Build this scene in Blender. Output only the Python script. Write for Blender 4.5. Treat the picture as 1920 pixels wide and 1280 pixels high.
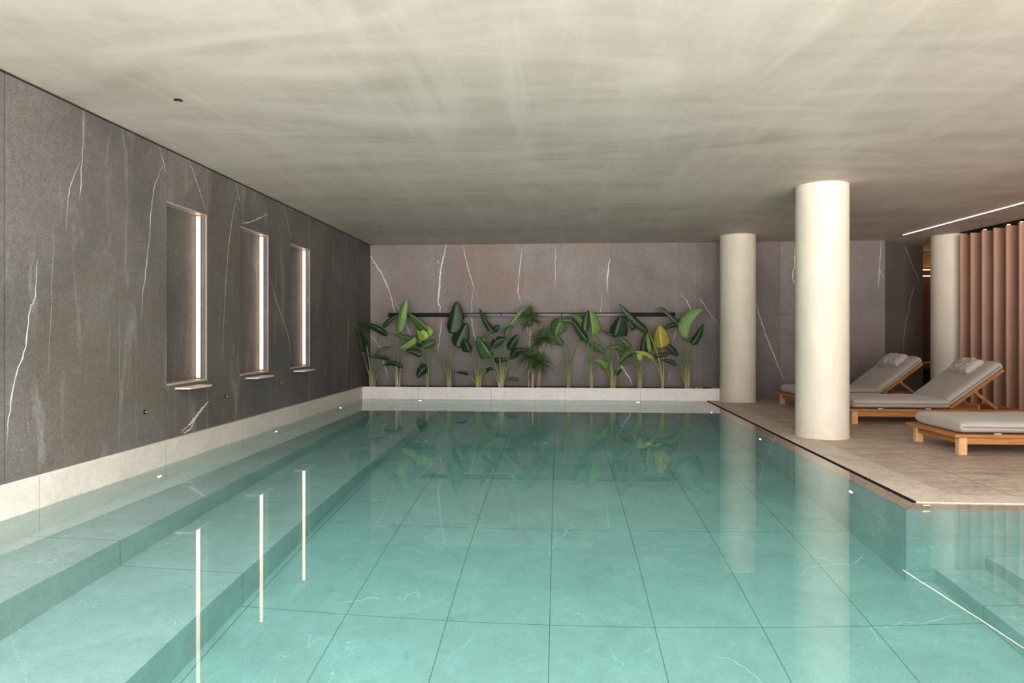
import bpy, bmesh, math, random
from math import sin, cos, pi, sqrt, atan, radians
from mathutils import Vector, Matrix, noise
random.seed(7)
S = bpy.context.scene
for o in list(bpy.data.objects): bpy.data.objects.remove(o)

# ------------------------------------------------------------------ camera, world, daylight, exposure
F_PX, CAM_H, YAW = 1250.0, 1.1, atan(87/1250.0)
cd = bpy.data.cameras.new('camera'); cam = bpy.data.objects.new('camera', cd)
S.collection.objects.link(cam); S.camera = cam
cam.location = (0, 0, CAM_H); cam.rotation_euler = (pi/2, 0, YAW)
cd.sensor_width = 36; cd.lens = 36*F_PX/1920; cd.shift_y = -16/1920; cd.clip_start = .05
S.view_settings.view_transform = 'Standard'; S.view_settings.look = 'None'
S.view_settings.gamma = 1; S.view_settings.use_curve_mapping = False
S.view_settings.exposure = -.25
w = bpy.data.worlds.new('sky'); S.world = w; w.use_nodes = True
bg = w.node_tree.nodes['Background']; bg.inputs[0].default_value = (1.0, .97, .93, 1); bg.inputs[1].default_value = 11.0
# overcast sky above the horizon, brighter glow added below it to light the ceiling
_t = w.node_tree; _g = _t.nodes.new('ShaderNodeNewGeometry'); _s = _t.nodes.new('ShaderNodeSeparateXYZ'); _r = _t.nodes.new('ShaderNodeValToRGB')
_m = _t.nodes.new('ShaderNodeMath'); _m.operation = 'MULTIPLY_ADD'; _m.inputs[1].default_value = -.5; _m.inputs[2].default_value = .5
_t.links.new(_g.outputs['Incoming'], _s.inputs[0]); _t.links.new(_s.outputs[2], _m.inputs[0]); _t.links.new(_m.outputs[0], _r.inputs[0])
_r.color_ramp.elements[0].position = .47; _r.color_ramp.elements[0].color = (2.6, 2.42, 2.2, 1)
_r.color_ramp.elements[1].position = .53; _r.color_ramp.elements[1].color = (.34, .34, .345, 1)
_e = _r.color_ramp.elements.new(.85); _e.color = (2.7, 2.75, 2.75, 1)
_t.links.new(_r.outputs[0], bg.inputs[0])
def portal(loc, rot, sx, sy):
    l = bpy.data.lights.new('daylight_portal', 'AREA'); l.shape = 'RECTANGLE'; l.size = sx; l.size_y = sy
    l.cycles.is_portal = True
    o = bpy.data.objects.new('daylight_portal', l); S.collection.objects.link(o); o.location = loc; o.rotation_euler = rot
portal((-.95, .15, 2.70), (0, 0, 0), 4.9, 3.7)  # unseen roof opening, added for overhead light on the pool
portal((1.6, -1.8, 1.35), (pi/2, 0, 0), 9.8, 2.4)
cy = S.cycles
cy.use_denoising = True; cy.max_bounces = 14; cy.diffuse_bounces = 6; cy.glossy_bounces = 5
cy.transmission_bounces = 8; cy.volume_bounces = 0; cy.transparent_max_bounces = 8
cy.caustics_reflective = True; cy.caustics_refractive = True; cy.blur_glossy = .3
cy.sample_clamp_indirect = 6.0; cy.sample_clamp_direct = 0

# ------------------------------------------------------------------ measures (metres; water level is z = 0)
HC = 2.655          # ceiling
DK = .007           # deck top
YB = 11.6           # back wall
YP = 10.98          # planter front
KH = .20            # kerb height
FL = -1.40          # pool floor
def XW(y): return -3.29-.004*(y-3.7)
def XK(y): return XW(y)+.04
def XE(y): return 2.175+.0038*(y-4.34)      # pool edge on the deck side
def XD(y): return 2.315+.0135*(y-4.49)      # deck edge

def ray(px, py):
    dx = (px-960)/F_PX; dz = -(py-624)/F_PX
    return Vector((-sin(YAW)+cos(YAW)*dx, cos(YAW)+sin(YAW)*dx, dz))
def on_y(px, py, Y):      # where that line of sight meets the plane y = Y
    r = ray(px, py); return Vector((0, 0, CAM_H))+r*(Y/r.y)
def on_left(px, py, off=0):
    r = ray(px, py); t = (XW(8))/r.x
    for _ in range(4): t = (XW(r.y*t)+off)/r.x
    return Vector((0, 0, CAM_H))+r*t

# ------------------------------------------------------------------ node helper and materials
class NT:
    def __init__(s, name):
        s.m = bpy.data.materials.new(name); s.m.use_nodes = True; s.t = s.m.node_tree
        s.b = s.t.nodes['Principled BSDF']; s.out = s.t.nodes['Material Output']
    def n(s, typ, **kw):
        nd = s.t.nodes.new(typ)
        for k, v in kw.items(): setattr(nd, k, v)
        return nd
    def link(s, a, b): s.t.links.new(a, b)
    def put(s, sock, v):
        if isinstance(v, bpy.types.NodeSocket): s.link(v, sock)
        else: sock.default_value = v
    def math(s, op, a, b=None, c=None, clamp=False):
        nd = s.n('ShaderNodeMath', operation=op); nd.use_clamp = clamp; s.put(nd.inputs[0], a)
        if b is not None: s.put(nd.inputs[1], b)
        if c is not None: s.put(nd.inputs[2], c)
        return nd.outputs[0]
    def pos(s):
        return s.n('ShaderNodeTexCoord').outputs['Object']
    def mapv(s, vec, scale=(1,1,1), loc=(0,0,0), rot=(0,0,0)):
        nd = s.n('ShaderNodeMapping'); s.link(vec, nd.inputs[0])
        nd.inputs['Location'].default_value = loc; nd.inputs['Rotation'].default_value = rot; nd.inputs['Scale'].default_value = scale
        return nd.outputs[0]
    def noise(s, vec, scale, detail=3, rough=.5, dist=0):
        nd = s.n('ShaderNodeTexNoise'); s.link(vec, nd.inputs['Vector'])
        nd.inputs['Scale'].default_value = scale; nd.inputs['Detail'].default_value = detail
        nd.inputs['Roughness'].default_value = rough; nd.inputs['Distortion'].default_value = dist
        return nd.outputs['Fac']
    def ramp(s, fac, stops):
        nd = s.n('ShaderNodeValToRGB'); s.link(fac, nd.inputs[0]); r = nd.color_ramp
        while len(r.elements) < len(stops): r.elements.new(.5)
        for e, (p, c) in zip(r.elements, stops):
            e.position = p; e.color = (c, c, c, 1) if isinstance(c, (int, float)) else (*c, 1)
        return nd.outputs[0]
    def mix(s, fac, a, b, mode='MIX'):
        nd = s.n('ShaderNodeMix', data_type='RGBA', blend_type=mode)
        s.put(nd.inputs[0], fac)
        for i, v in ((6, a), (7, b)):
            if isinstance(v, tuple): v = (*v[:3], 1)
            s.put(nd.inputs[i], v)
        return nd.outputs[2]
    def base(s, v):
        if isinstance(v, tuple): v = (*v, 1)
        s.put(s.b.inputs['Base Color'], v)
    def bump(s, h, strength=.2, dist=.01):
        nd = s.n('ShaderNodeBump'); nd.inputs['Strength'].default_value = strength; nd.inputs['Distance'].default_value = dist
        s.link(h, nd.inputs['Height']); s.link(nd.outputs[0], s.b.inputs['Normal'])
    def rough(s, v): s.put(s.b.inputs['Roughness'], v)

def simple(name, col, rough=.5, metal=0, spec=None):
    m = NT(name); m.base(col); m.rough(rough); m.b.inputs['Metallic'].default_value = metal
    if spec is not None: m.b.inputs['Specular IOR Level'].default_value = spec
    return m.m
def emit(name, col, strength):
    m = NT(name); m.base((.8, .8, .8)); m.b.inputs['Emission Color'].default_value = (*col, 1)
    m.b.inputs['Emission Strength'].default_value = strength
    return m.m

def thin_veins(m, p, scale, width, seed, gate=.56):
    """sparse wandering thin pale veins"""
    wp = m.n('ShaderNodeTexNoise'); m.link(p, wp.inputs['Vector']); wp.inputs['Scale'].default_value = scale*1.6; wp.inputs['Detail'].default_value = 4
    add = m.n('ShaderNodeVectorMath', operation='MULTIPLY_ADD'); m.link(wp.outputs['Color'], add.inputs[0]); add.inputs[1].default_value = (.7/scale,)*3
    m.link(m.mapv(p, loc=(seed, seed*2, seed*3)), add.inputs[2])
    v = m.n('ShaderNodeTexVoronoi', feature='DISTANCE_TO_EDGE'); m.link(add.outputs[0], v.inputs['Vector']); v.inputs['Scale'].default_value = scale
    line = m.math('SUBTRACT', 1, m.math('DIVIDE', v.outputs['Distance'], width*scale), clamp=True)
    g = m.ramp(m.noise(m.mapv(p, loc=(seed*5, 3, 1)), scale*1.3, 2), [(gate, 0), (gate+.12, 1)])
    return m.math('MULTIPLY', line, g)

def tiled_stone(name, cA, cB, vein=(1,1,1), vein_amt=.35, per=(0, 0, 0), off=(0, 0, 0), jw=.004, jc=.35, grain=.12, rough=.45, streak=(1, 1, 1), seed=0.):
    m = NT(name); p = m.pos()
    big = m.noise(m.mapv(p, streak), 2.2, 5, .62, .6)
    col = m.mix(m.ramp(big, [(.32, 0), (.68, 1)]), cA, cB)
    g = m.noise(m.mapv(p, streak), 70, 3, .7)
    g2 = m.noise(m.mapv(p, streak), 14, 4, .7)
    gg = m.math('ADD', m.math('MULTIPLY', m.math('SUBTRACT', g, .5), grain*2.2), m.math('MULTIPLY', m.math('SUBTRACT', g2, .5), grain*1.6))
    col = m.mix(1.0, col, m.ramp(m.math('ADD', gg, .5), [(0, 0), (1, 2.0)]), 'MULTIPLY')
    if vein_amt:
        v1 = thin_veins(m, p, .9, .006, seed+1.3); v2 = thin_veins(m, p, 2.3, .0025, seed+7.7, .52)
        v = m.math('MULTIPLY', m.math('MAXIMUM', v1, m.math('MULTIPLY', v2, .7)), vein_amt)
        col = m.mix(v, col, vein)
    # joints between the slabs
    sep = m.n('ShaderNodeSeparateXYZ'); m.link(p, sep.inputs[0])
    nsep = m.n('ShaderNodeSeparateXYZ'); m.link(m.n('ShaderNodeNewGeometry').outputs['True Normal'], nsep.inputs[0])
    j = None
    for k in range(3):
        if not per[k]: continue
        c = m.math('FRACT', m.math('ADD', m.math('DIVIDE', m.math('SUBTRACT', sep.outputs[k], off[k]), per[k]), .5))
        d = m.math('MULTIPLY', m.math('ABSOLUTE', m.math('SUBTRACT', c, .5)), per[k])
        l = m.math('MULTIPLY', m.math('LESS_THAN', d, jw/2), m.math('LESS_THAN', m.math('ABSOLUTE', nsep.outputs[k]), .5))
        j = l if j is None else m.math('MAXIMUM', j, l)
    if j is not None: col = m.mix(j, col, tuple(x*jc for x in cA))
    m.base(col); m.rough(rough); m.b.inputs['Specular IOR Level'].default_value = .35
    m.bump(g, .12, .002)
    return m.m

POOL = ((.44, .43, .41), (.56, .55, .53))
M = {}
M['pool'] = tiled_stone('pool_stone', *POOL, vein_amt=.85, per=(.597, 1.345, .62), off=(-.05, 3.84, -.62), jw=.005, seed=0)
M['pool_side'] = tiled_stone('pool_side_stone', *POOL, vein_amt=.85, per=(0, 1.345, .62), off=(0, 3.84, -.62), jw=.005, seed=0)
M['bench'] = tiled_stone('bench_stone', *POOL, vein_amt=.85, per=(0, 1.32, 0), off=(0, 3.87, 0), jw=.005, seed=3)
M['kerb'] = tiled_stone('kerb_stone', (.60, .53, .47), (.68, .61, .55), vein_amt=.45, per=(0, 1.36, 0), off=(0, 3.97, 0), jw=.004, jc=.5, seed=5)
M['planter'] = tiled_stone('planter_stone', (.76, .69, .66), (.84, .77, .74), vein_amt=.4, per=(1.22, 0, 0), off=(.11, 0, 0), jw=.006, jc=.5, seed=9)
M['deck'] = tiled_stone('deck_stone', (.36, .285, .225), (.54, .44, .355), vein=(.8, .74, .68), vein_amt=.5, per=(1.5, .62, 0), off=(3.05, 5.6, 0), jw=.009, jc=.5, grain=.45, rough=.5, streak=(.35, 1.4, 1), seed=11)
M['border'] = tiled_stone('border_stone', (.48, .40, .335), (.60, .51, .43), vein=(.8, .74, .68), vein_amt=.2, per=(0, 1.3, 0), off=(0, 5.3, 0), jw=.004, jc=.5, grain=.25, rough=.5, seed=13)
M['coping'] = tiled_stone('coping_stone', (.46, .36, .275), (.55, .44, .35), vein_amt=.1, per=(0, 0, 0), grain=.25, rough=.5, seed=15)

def dark_stone(name, cA, cB, brown, smudge, seed):
    m = NT(name); p = m.pos()
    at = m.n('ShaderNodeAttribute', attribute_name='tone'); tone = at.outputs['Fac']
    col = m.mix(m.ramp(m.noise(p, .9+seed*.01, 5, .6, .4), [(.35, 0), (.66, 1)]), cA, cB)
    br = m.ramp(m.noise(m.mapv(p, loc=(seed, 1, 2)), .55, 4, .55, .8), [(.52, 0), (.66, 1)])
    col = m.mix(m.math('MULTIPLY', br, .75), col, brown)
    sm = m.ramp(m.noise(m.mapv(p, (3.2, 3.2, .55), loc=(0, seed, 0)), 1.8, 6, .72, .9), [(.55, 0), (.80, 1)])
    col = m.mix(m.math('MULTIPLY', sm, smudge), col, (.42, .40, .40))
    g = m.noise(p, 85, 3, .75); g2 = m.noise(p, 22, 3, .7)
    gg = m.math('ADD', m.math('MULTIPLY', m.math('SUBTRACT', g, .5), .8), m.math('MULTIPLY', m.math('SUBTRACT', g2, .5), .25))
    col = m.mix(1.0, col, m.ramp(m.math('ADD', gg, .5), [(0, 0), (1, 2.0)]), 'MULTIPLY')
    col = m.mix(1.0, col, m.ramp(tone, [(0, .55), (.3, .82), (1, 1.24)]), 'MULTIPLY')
    m.base(col); m.rough(.65); m.b.inputs['Specular IOR Level'].default_value = .18; m.bump(g, .15, .002)
    return m.m
M['dark_left'] = dark_stone('dark_stone_left', (.108, .096, .091), (.168, .150, .142), (.135, .105, .083), .55, 3.)
M['dark_back'] = dark_stone('dark_stone_back', (.19, .165, .162), (.26, .228, .224), (.25, .17, .13), .15, 8.)
M['vein'] = simple('white_vein', (.62, .60, .60), .5)
M['vein_faint'] = simple('pale_vein', (.30, .285, .28), .5)

def plaster(name, cA, cB, cC, sc=1., rough=.55):
    m = NT(name); p = m.pos()
    a = m.noise(m.mapv(p, (.45, 1.5, 1)), 1.1*sc, 7, .66, 1.2)
    b = m.noise(m.mapv(p, (2.2, .35, 1), rot=(0, 0, .5)), 1.6*sc, 6, .7, .8)
    c = m.noise(m.mapv(p, (1, 7, 1), rot=(0, 0, .12)), 3*sc, 5, .75, .5)
    col = m.mix(m.ramp(a, [(.34, 0), (.66, 1)]), cA, cB)
    col = m.mix(m.math('MULTIPLY', m.ramp(b, [(.42, 0), (.72, 1)]), .6), col, cC)
    col = m.mix(1.0, col, m.ramp(c, [(.2, .95), (.8, 1.04)]), 'MULTIPLY')
    m.base(col); m.rough(rough); m.b.inputs['Specular IOR Level'].default_value = .3
    m.bump(m.math('ADD', c, b), .15, .006)
    return m.m
M['ceiling'] = plaster('ceiling_plaster', (.42, .345, .30), (.60, .505, .455), (.66, .565, .52))
def column_mat():
    m = NT('column_plaster'); p = m.pos()
    a = m.noise(m.mapv(p, (1, 1, .35)), 5, 6, .65, .6)
    col = m.mix(m.ramp(a, [(.3, 0), (.7, 1)]), (.62, .56, .47), (.71, .65, .56))
    b = m.noise(m.mapv(p, (1, 1, 2)), 8, 5, .7)
    sep = m.n('ShaderNodeSeparateXYZ'); m.link(p, sep.inputs[0])
    low = m.math('MULTIPLY', m.ramp(sep.outputs[2], [(.0, 1), (.22, 0)]), m.ramp(b, [(.35, .1), (.6, .9)]))
    col = m.mix(m.math('MULTIPLY', low, .5), col, (.52, .38, .25))   # water stains at the foot
    m.base(col); m.rough(.6); m.bump(b, .1, .004)
    return m.m
M['column'] = column_mat()
def fabric(name, c):
    m = NT(name); p = m.pos()
    g = m.noise(p, 260, 2, .8); n2 = m.noise(p, 6, 3)
    col = m.mix(g, tuple(x*.86 for x in c), tuple(min(1, x*1.12) for x in c))
    col = m.mix(m.math('MULTIPLY', n2, .25), col, tuple(x*.85 for x in c))
    m.base(col); m.rough(.9); m.b.inputs['Specular IOR Level'].default_value = .15
    m.b.inputs['Sheen Weight'].default_value = .2; m.bump(g, .2, .001)
    return m.m
M['fabric'] = fabric('cushion_fabric', (.44, .385, .35))
M['pillow'] = fabric('pillow_fabric', (.46, .41, .375))
M['piping'] = fabric('seam_fabric', (.24, .21, .19))
def wood(name, cA, cB, axis):
    m = NT(name); p = m.pos(); sc = [14, 14, 14]; sc[axis] = .9
    g = m.noise(m.mapv(p, tuple(sc)), 2.4, 6, .7, 1.0)
    g2 = m.noise(m.mapv(p, tuple(x*5 for x in sc)), 2.0, 3, .6)
    col = m.mix(m.ramp(g, [(.3, 0), (.7, 1)]), cA, cB)
    col = m.mix(1.0, col, m.ramp(g2, [(.2, .85), (.8, 1.12)]), 'MULTIPLY')
    m.base(col); m.rough(.42); m.bump(g2, .1, .002)
    return m.m
TA, TB = (.28, .10, .026), (.54, .24, .075)
M['wood_x'] = wood('teak_along', TA, TB, 0); M['wood_y'] = wood('teak_across', TA, TB, 1); M['wood_z'] = wood('teak_upright', (.55, .29, .13), (.75, .46, .24), 2)
def fin_mat():
    m = NT('rose_felt'); p = m.pos(); g = m.noise(p, 180, 3, .8); n = m.noise(m.mapv(p, (1, 1, .3)), 3, 4)
    col = m.mix(n, (.44, .25, .185), (.54, .33, .25)); col = m.mix(1.0, col, m.ramp(g, [(.2, .8), (.8, 1.2)]), 'MULTIPLY')
    m.base(col); m.rough(.85); m.bump(g, .15, .002); return m.m
M['fin'] = fin_mat()
M['black'] = simple('black_metal', (.006, .006, .006), .6, 0, .2)
M['grey_plate'] = simple('grey_metal', (.045, .042, .045), .35, .4)
M['steel'] = simple('brushed_steel', (.6, .58, .55), .3, 1)
M['bronze'] = simple('bronze', (.10, .06, .03), .3, .9)
M['brass'] = simple('brass', (.8, .55, .2), .25, 1)
M['cable'] = simple('dark_slot', (.01, .009, .008), .7)
M['led'] = emit('warm_led', (1.0, .66, .46), 6.0)
M['led_ceiling'] = emit('ceiling_led', (1.0, .80, .66), 12.0)
M['led_bar'] = emit('bar_led', (1.0, .55, .25), 5.0)
M['lamp_pool'] = emit('pool_lamp', (1.0, .97, .88), 25.0)
M['lamp_warm'] = emit('small_warm_lamp', (1.0, .45, .15), 9.0)
M['soil'] = tiled_stone('soil_gravel', (.05, .04, .03), (.16, .13, .10), vein_amt=0, grain=.5, rough=.9)
M['sill'] = simple('niche_stone', (.45, .36, .30), .45)
M['ledge'] = tiled_stone('ledge_stone', (.55, .46, .40), (.68, .58, .52), vein_amt=.2, grain=.2, seed=2)
M['redwood'] = wood('red_brown_wood', (.06, .009, .006), (.12, .024, .012), 2)
M['goldwood'] = wood('golden_veneer', (.38, .22, .08), (.5, .32, .13), 0)
M['wall_plain'] = simple('warm_plaster', (.50, .45, .38), .8)

def leaf_mat(name, c, vein, rough=.38):
    m = NT(name); p = m.pos()
    uv = m.n('ShaderNodeUVMap').outputs[0]; sep = m.n('ShaderNodeSeparateXYZ'); m.link(uv, sep.inputs[0])
    u, v = sep.outputs[0], sep.outputs[1]           # u along the leaf, v across from the midrib
    st = m.math('SINE', m.math('MULTIPLY', m.math('SUBTRACT', u, m.math('MULTIPLY', m.math('ABSOLUTE', v), .08)), 190))
    col = m.mix(m.noise(p, 9, 3), tuple(x*.75 for x in c), tuple(min(1, x*1.25) for x in c))
    col = m.mix(m.math('MULTIPLY', m.math('ADD', st, 1), .09), col, vein)
    rib = m.math('LESS_THAN', m.math('ABSOLUTE', v), .07)
    col = m.mix(m.math('MULTIPLY', rib, .75), col, vein)
    m.base(col); m.rough(rough); m.bump(st, .25, .003)
    m.b.inputs['Subsurface Weight'].default_value = 0
    return m.m
LC = {'k': leaf_mat('leaf_dark', (.010, .030, .012), (.10, .17, .06), .33),
      'm': leaf_mat('leaf_mid', (.05, .115, .028), (.16, .24, .08)),
      'l': leaf_mat('leaf_light', (.12, .23, .05), (.26, .38, .12)),
      'y': leaf_mat('leaf_lime', (.30, .44, .06), (.42, .55, .16)),
      'a': leaf_mat('leaf_autumn', (.34, .30, .03), (.60, .55, .20))}
def stalk_mat(name, low, high, z0=.2, z1=.62):
    m = NT(name); p = m.pos(); sep = m.n('ShaderNodeSeparateXYZ'); m.link(p, sep.inputs[0])
    f = m.math('DIVIDE', m.math('SUBTRACT', sep.outputs[2], z0), z1-z0, clamp=True)
    col = m.mix(f, low, high); n = m.noise(m.mapv(p, (1, 1, .08)), 120, 3)
    col = m.mix(1.0, col, m.ramp(n, [(.2, .75), (.8, 1.25)]), 'MULTIPLY')
    m.base(col); m.rough(.45); return m.m
ST = {'g': stalk_mat('stalk_green', (.34, .34, .12), (.12, .19, .06)), 'p': stalk_mat('stalk_pale', (.48, .44, .26), (.13, .19, .07)),
      'o': stalk_mat('stalk_orange', (.55, .34, .12), (.30, .32, .08)), 't': stalk_mat('trunk_bark', (.50, .34, .24), (.42, .33, .24))}
M['dracaena'] = leaf_mat('narrow_leaf', (.055, .12, .028), (.20, .30, .08), .4)

# ------------------------------------------------------------------ mesh helpers
COL = S.collection
class MB:
    def __init__(s): s.v = []; s.f = []; s.mi = []; s.uv = {}; s.tone = []; s.sm = []
    def face(s, pts, mi=0, tone=.5, smooth=False):
        b = len(s.v); s.v += [tuple(p) for p in pts]; s.f.append(tuple(range(b, b+len(pts)))); s.mi.append(mi); s.tone.append(tone); s.sm.append(smooth)
    def prism(s, poly, z0, z1, mi=0, tone=.5):
        """vertical prism over a plan polygon given counter-clockwise"""
        b = len(s.v); n = len(poly)
        s.v += [(x, y, z0) for x, y in poly]+[(x, y, z1) for x, y in poly]
        fs = [tuple(range(b+n, b+2*n)), tuple(reversed(range(b, b+n)))]
        fs += [(b+i, b+(i+1) % n, b+n+(i+1) % n, b+n+i) for i in range(n)]
        for f in fs: s.f.append(f); s.mi.append(mi); s.tone.append(tone); s.sm.append(False)
    def box(s, x0, x1, y0, y1, z0, z1, mi=0, tone=.5):
        s.prism([(x0, y0), (x1, y0), (x1, y1), (x0, y1)], z0, z1, mi, tone)
    def grid(s, rows, mi=0, smooth=True, close=False, tone=.5):
        b = len(s.v); m = len(rows[0])
        for r in rows: s.v += [tuple(p) for p in r]
        for i in range(len(rows)-1):
            for j in range(m if close else m-1):
                k = (j+1) % m
                s.f.append((b+i*m+j, b+i*m+k, b+(i+1)*m+k, b+(i+1)*m+j)); s.mi.append(mi); s.tone.append(tone); s.sm.append(smooth)
        return b
    def tube(s, pts, radii, n=8, mi=0, caps=True):
        pts = [Vector(p) for p in pts]; rows = []; up = Vector((0, 0, 1))
        ref = None
        for i, p in enumerate(pts):
            t = (pts[min(i+1, len(pts)-1)]-pts[max(i-1, 0)]).normalized()
            if ref is None: ref = t.orthogonal().normalized()
            a = (ref-t*ref.dot(t)).normalized(); ref = a; c = t.cross(a)
            r = radii[i] if isinstance(radii, (list, tuple)) else radii
            rows.append([p+(a*cos(2*pi*k/n)+c*sin(2*pi*k/n))*r for k in range(n)])
        b = s.grid(rows, mi, True, True)
        if caps:
            s.f.append(tuple(reversed(range(b, b+n)))); s.f.append(tuple(range(b+(len(rows)-1)*n, b+len(rows)*n)))
            s.mi += [mi]*2; s.tone += [.5]*2; s.sm += [False]*2
    def build(s, name, mats, parent=None, bevel=0, tone=False, weld=False, solid=0, subsurf=0):
        me = bpy.data.meshes.new(name); me.from_pydata(s.v, [], s.f); 
        mats = mats if isinstance(mats, list) else [mats]
        for m in mats: me.materials.append(m)
        for p, mi, sm in zip(me.polygons, s.mi, s.sm): p.material_index = mi; p.use_smooth = sm
        if tone:
            a = me.attributes.new('tone', 'FLOAT', 'FACE')
            for i, t in enumerate(s.tone): a.data[i].value = t
        if s.uv:
            l = me.uv_layers.new(name='UVMap')
            for p in me.polygons:
                for li, vi in zip(p.loop_indices, p.vertices):
                    l.data[li].uv = s.uv.get(vi, (0, 0))
        o = bpy.data.objects.new(name, me); COL.objects.link(o)
        if weld:
            bm = bmesh.new(); bm.from_mesh(me); bmesh.ops.remove_doubles(bm, verts=bm.verts, dist=1e-5); bmesh.ops.recalc_face_normals(bm, faces=bm.faces); bm.to_mesh(me); bm.free()
        if bevel:
            mod = o.modifiers.new('bevel', 'BEVEL'); mod.width = bevel; mod.segments = 2; mod.limit_method = 'ANGLE'
        if solid:
            mod = o.modifiers.new('solid', 'SOLIDIFY'); mod.thickness = solid; mod.offset = 0
        if subsurf:
            mod = o.modifiers.new('sub', 'SUBSURF'); mod.levels = subsurf; mod.render_levels = subsurf
        if parent: o.parent = parent
        return o
def tag(o, label=None, cat=None, group=None, kind=None):
    if label: o['label'] = label
    if cat: o['category'] = cat
    if group: o['group'] = group
    if kind: o['kind'] = kind
    return o
def struct(mb, name, mats, **kw):
    o = mb.build(name, mats, **kw); o['kind'] = 'structure'; return o
def empty(name, loc=(0, 0, 0), rz=0):
    o = bpy.data.objects.new(name, None); COL.objects.link(o); o.location = loc; o.rotation_euler = (0, 0, rz); o.empty_display_size = .1; return o
def thing(name, label, cat, loc=(0, 0, 0), rz=0, group=None): return tag(empty(name, loc, rz), label, cat, group)
def copy_tree(o, parent=None):
    c = o.copy(); COL.objects.link(c); c.parent = parent
    for ch in [x for x in o.children]: copy_tree(ch, c)
    return c
def bez(a, b, c, t): return a*(1-t)**2+b*2*t*(1-t)+c*t*t
def smooth_path(pts, k=6):
    """Catmull-Rom through the points"""
    P = [Vector(p) for p in pts]
    if len(P) == 2: return [P[0].lerp(P[1], i/k) for i in range(k+1)]
    Q = [P[0]*2-P[1]]+P+[P[-1]*2-P[-2]]; out = []
    for i in range(1, len(Q)-2):
        for j in range(k):
            t = j/k; a, b, c, d = Q[i-1], Q[i], Q[i+1], Q[i+2]
            out.append(.5*((2*b)+(c-a)*t+(2*a-5*b+4*c-d)*t*t+(3*b-a-3*c+d)*t**3))
    return out+[P[-1]]

# ------------------------------------------------------------------ veins as inlaid ribbons of the wall meshes
def ribbon(mb, pts, wd, nrm, mi, jitter=.006):
    P = smooth_path(pts, 5); n = len(P); rows = []
    for i, p in enumerate(P):
        t = (P[min(i+1, n-1)]-P[max(i-1, 0)]).normalized(); s_ = t.cross(nrm).normalized()
        e = min(1, .25+3*min(i, n-1-i)/n)
        ww = wd*e*(.6+.8*random.random()); q = p+s_*random.uniform(-jitter, jitter)
        rows.append([q-s_*ww/2+nrm*.0012, q+s_*ww/2+nrm*.0012])
    mb.grid(rows, mi, False)

# ------------------------------------------------------------------ left wall with three niches
NICH = [(5.41, 6.05), (6.72, 7.395), (8.02, 8.68)]; NZ0, NZ1, ND = .655, 2.21, .10
wl = MB()
def lq(y0, y1, z0, z1, tone):   # a slab of the wall, 3 mm joints
    g = .0015
    wl.face([(XW(y0+g), y0+g, z0), (XW(y0+g), y0+g, z1), (XW(y1-g), y1-g, z1), (XW(y1-g), y1-g, z0)], 0, tone)
edges = [-2, .9, 2.3, 3.75, NICH[0][0], NICH[0][1]+.02, NICH[1][0], NICH[1][1], NICH[2][0], NICH[2][1]+.02, 10.2, YB]
tones = [.5, .6, .5, .62, .72, .45, .42, .4, .5, .38, .3]
for i in range(len(edges)-1):
    y0, y1 = edges[i], edges[i+1]; t = tones[i]
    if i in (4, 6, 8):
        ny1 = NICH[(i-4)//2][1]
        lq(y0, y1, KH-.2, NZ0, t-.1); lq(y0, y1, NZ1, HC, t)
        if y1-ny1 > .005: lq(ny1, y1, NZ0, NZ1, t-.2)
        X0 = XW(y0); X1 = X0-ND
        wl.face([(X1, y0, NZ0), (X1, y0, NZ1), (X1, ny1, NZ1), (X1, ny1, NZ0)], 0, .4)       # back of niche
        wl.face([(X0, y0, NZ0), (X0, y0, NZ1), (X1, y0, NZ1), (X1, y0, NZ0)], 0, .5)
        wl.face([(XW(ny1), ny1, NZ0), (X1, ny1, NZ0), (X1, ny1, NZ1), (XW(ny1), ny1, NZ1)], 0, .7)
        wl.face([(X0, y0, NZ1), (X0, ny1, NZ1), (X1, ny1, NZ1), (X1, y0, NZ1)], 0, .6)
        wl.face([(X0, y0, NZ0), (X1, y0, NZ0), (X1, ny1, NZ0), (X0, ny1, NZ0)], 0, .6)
    else: lq(y0, y1, KH-.2, HC, t)
wl.face([(XW(0)-.22, -2, 0), (XW(0)-.22, YB+.2, 0), (XW(0)-.22, YB+.2, HC+.1), (XW(0)-.22, -2, HC+.1)], 2)
NL = Vector((1, 0, 0))
for pts, wd, mi in [
    ([(157,206),(155,270),(151,345),(149,375)], .006, 1), ([(150,300),(133,345),(128,368),(124,430)], .005, 1),
    ([(70,488),(66,555),(56,580),(48,650),(30,700),(18,770),(12,830)], .009, 1),
    ([(297,272),(305,300),(313,328)], .006, 1), ([(305,308),(291,345),(284,390),(280,440),(272,520),(268,545),(265,600)], .007, 1),
    ([(352,296),(370,345),(387,399)], .006, 1), ([(441,341),(447,365),(451,385)], .006, 1),
    ([(446,368),(437,400),(430,450),(424,520),(421,570),(418,660)], .006, 1), ([(453,419),(478,413),(503,400)], .008, 1),
    ([(531,381),(539,415),(545,450)], .007, 1), ([(506,517),(520,570),(540,630),(545,680)], .009, 1),
    ([(632,432),(624,478),(627,570),(627,685),(633,733)], .006, 2), ([(655,540),(664,587),(668,640)], .007, 2),
    ([(652,587),(653.5,620),(648,729)], .010, 1), ([(224,560),(224,700),(224,840)], .004, 2),
    ([(391,752),(378,766),(368,780),(358,793),(350,800)], .026, 1), ([(364,790),(356,804),(344,812)], .018, 1), ([(351,799),(343,806),(340,812)], .010, 1),
    ([(100,420),(96,560),(90,700)], .004, 2), ([(205,600),(203,700)], .004, 2), ([(600,420),(604,560),(598,640)], .006, 2)]:
    ribbon(wl, [on_left(a, b) for a, b in pts], wd, NL, mi)
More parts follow.
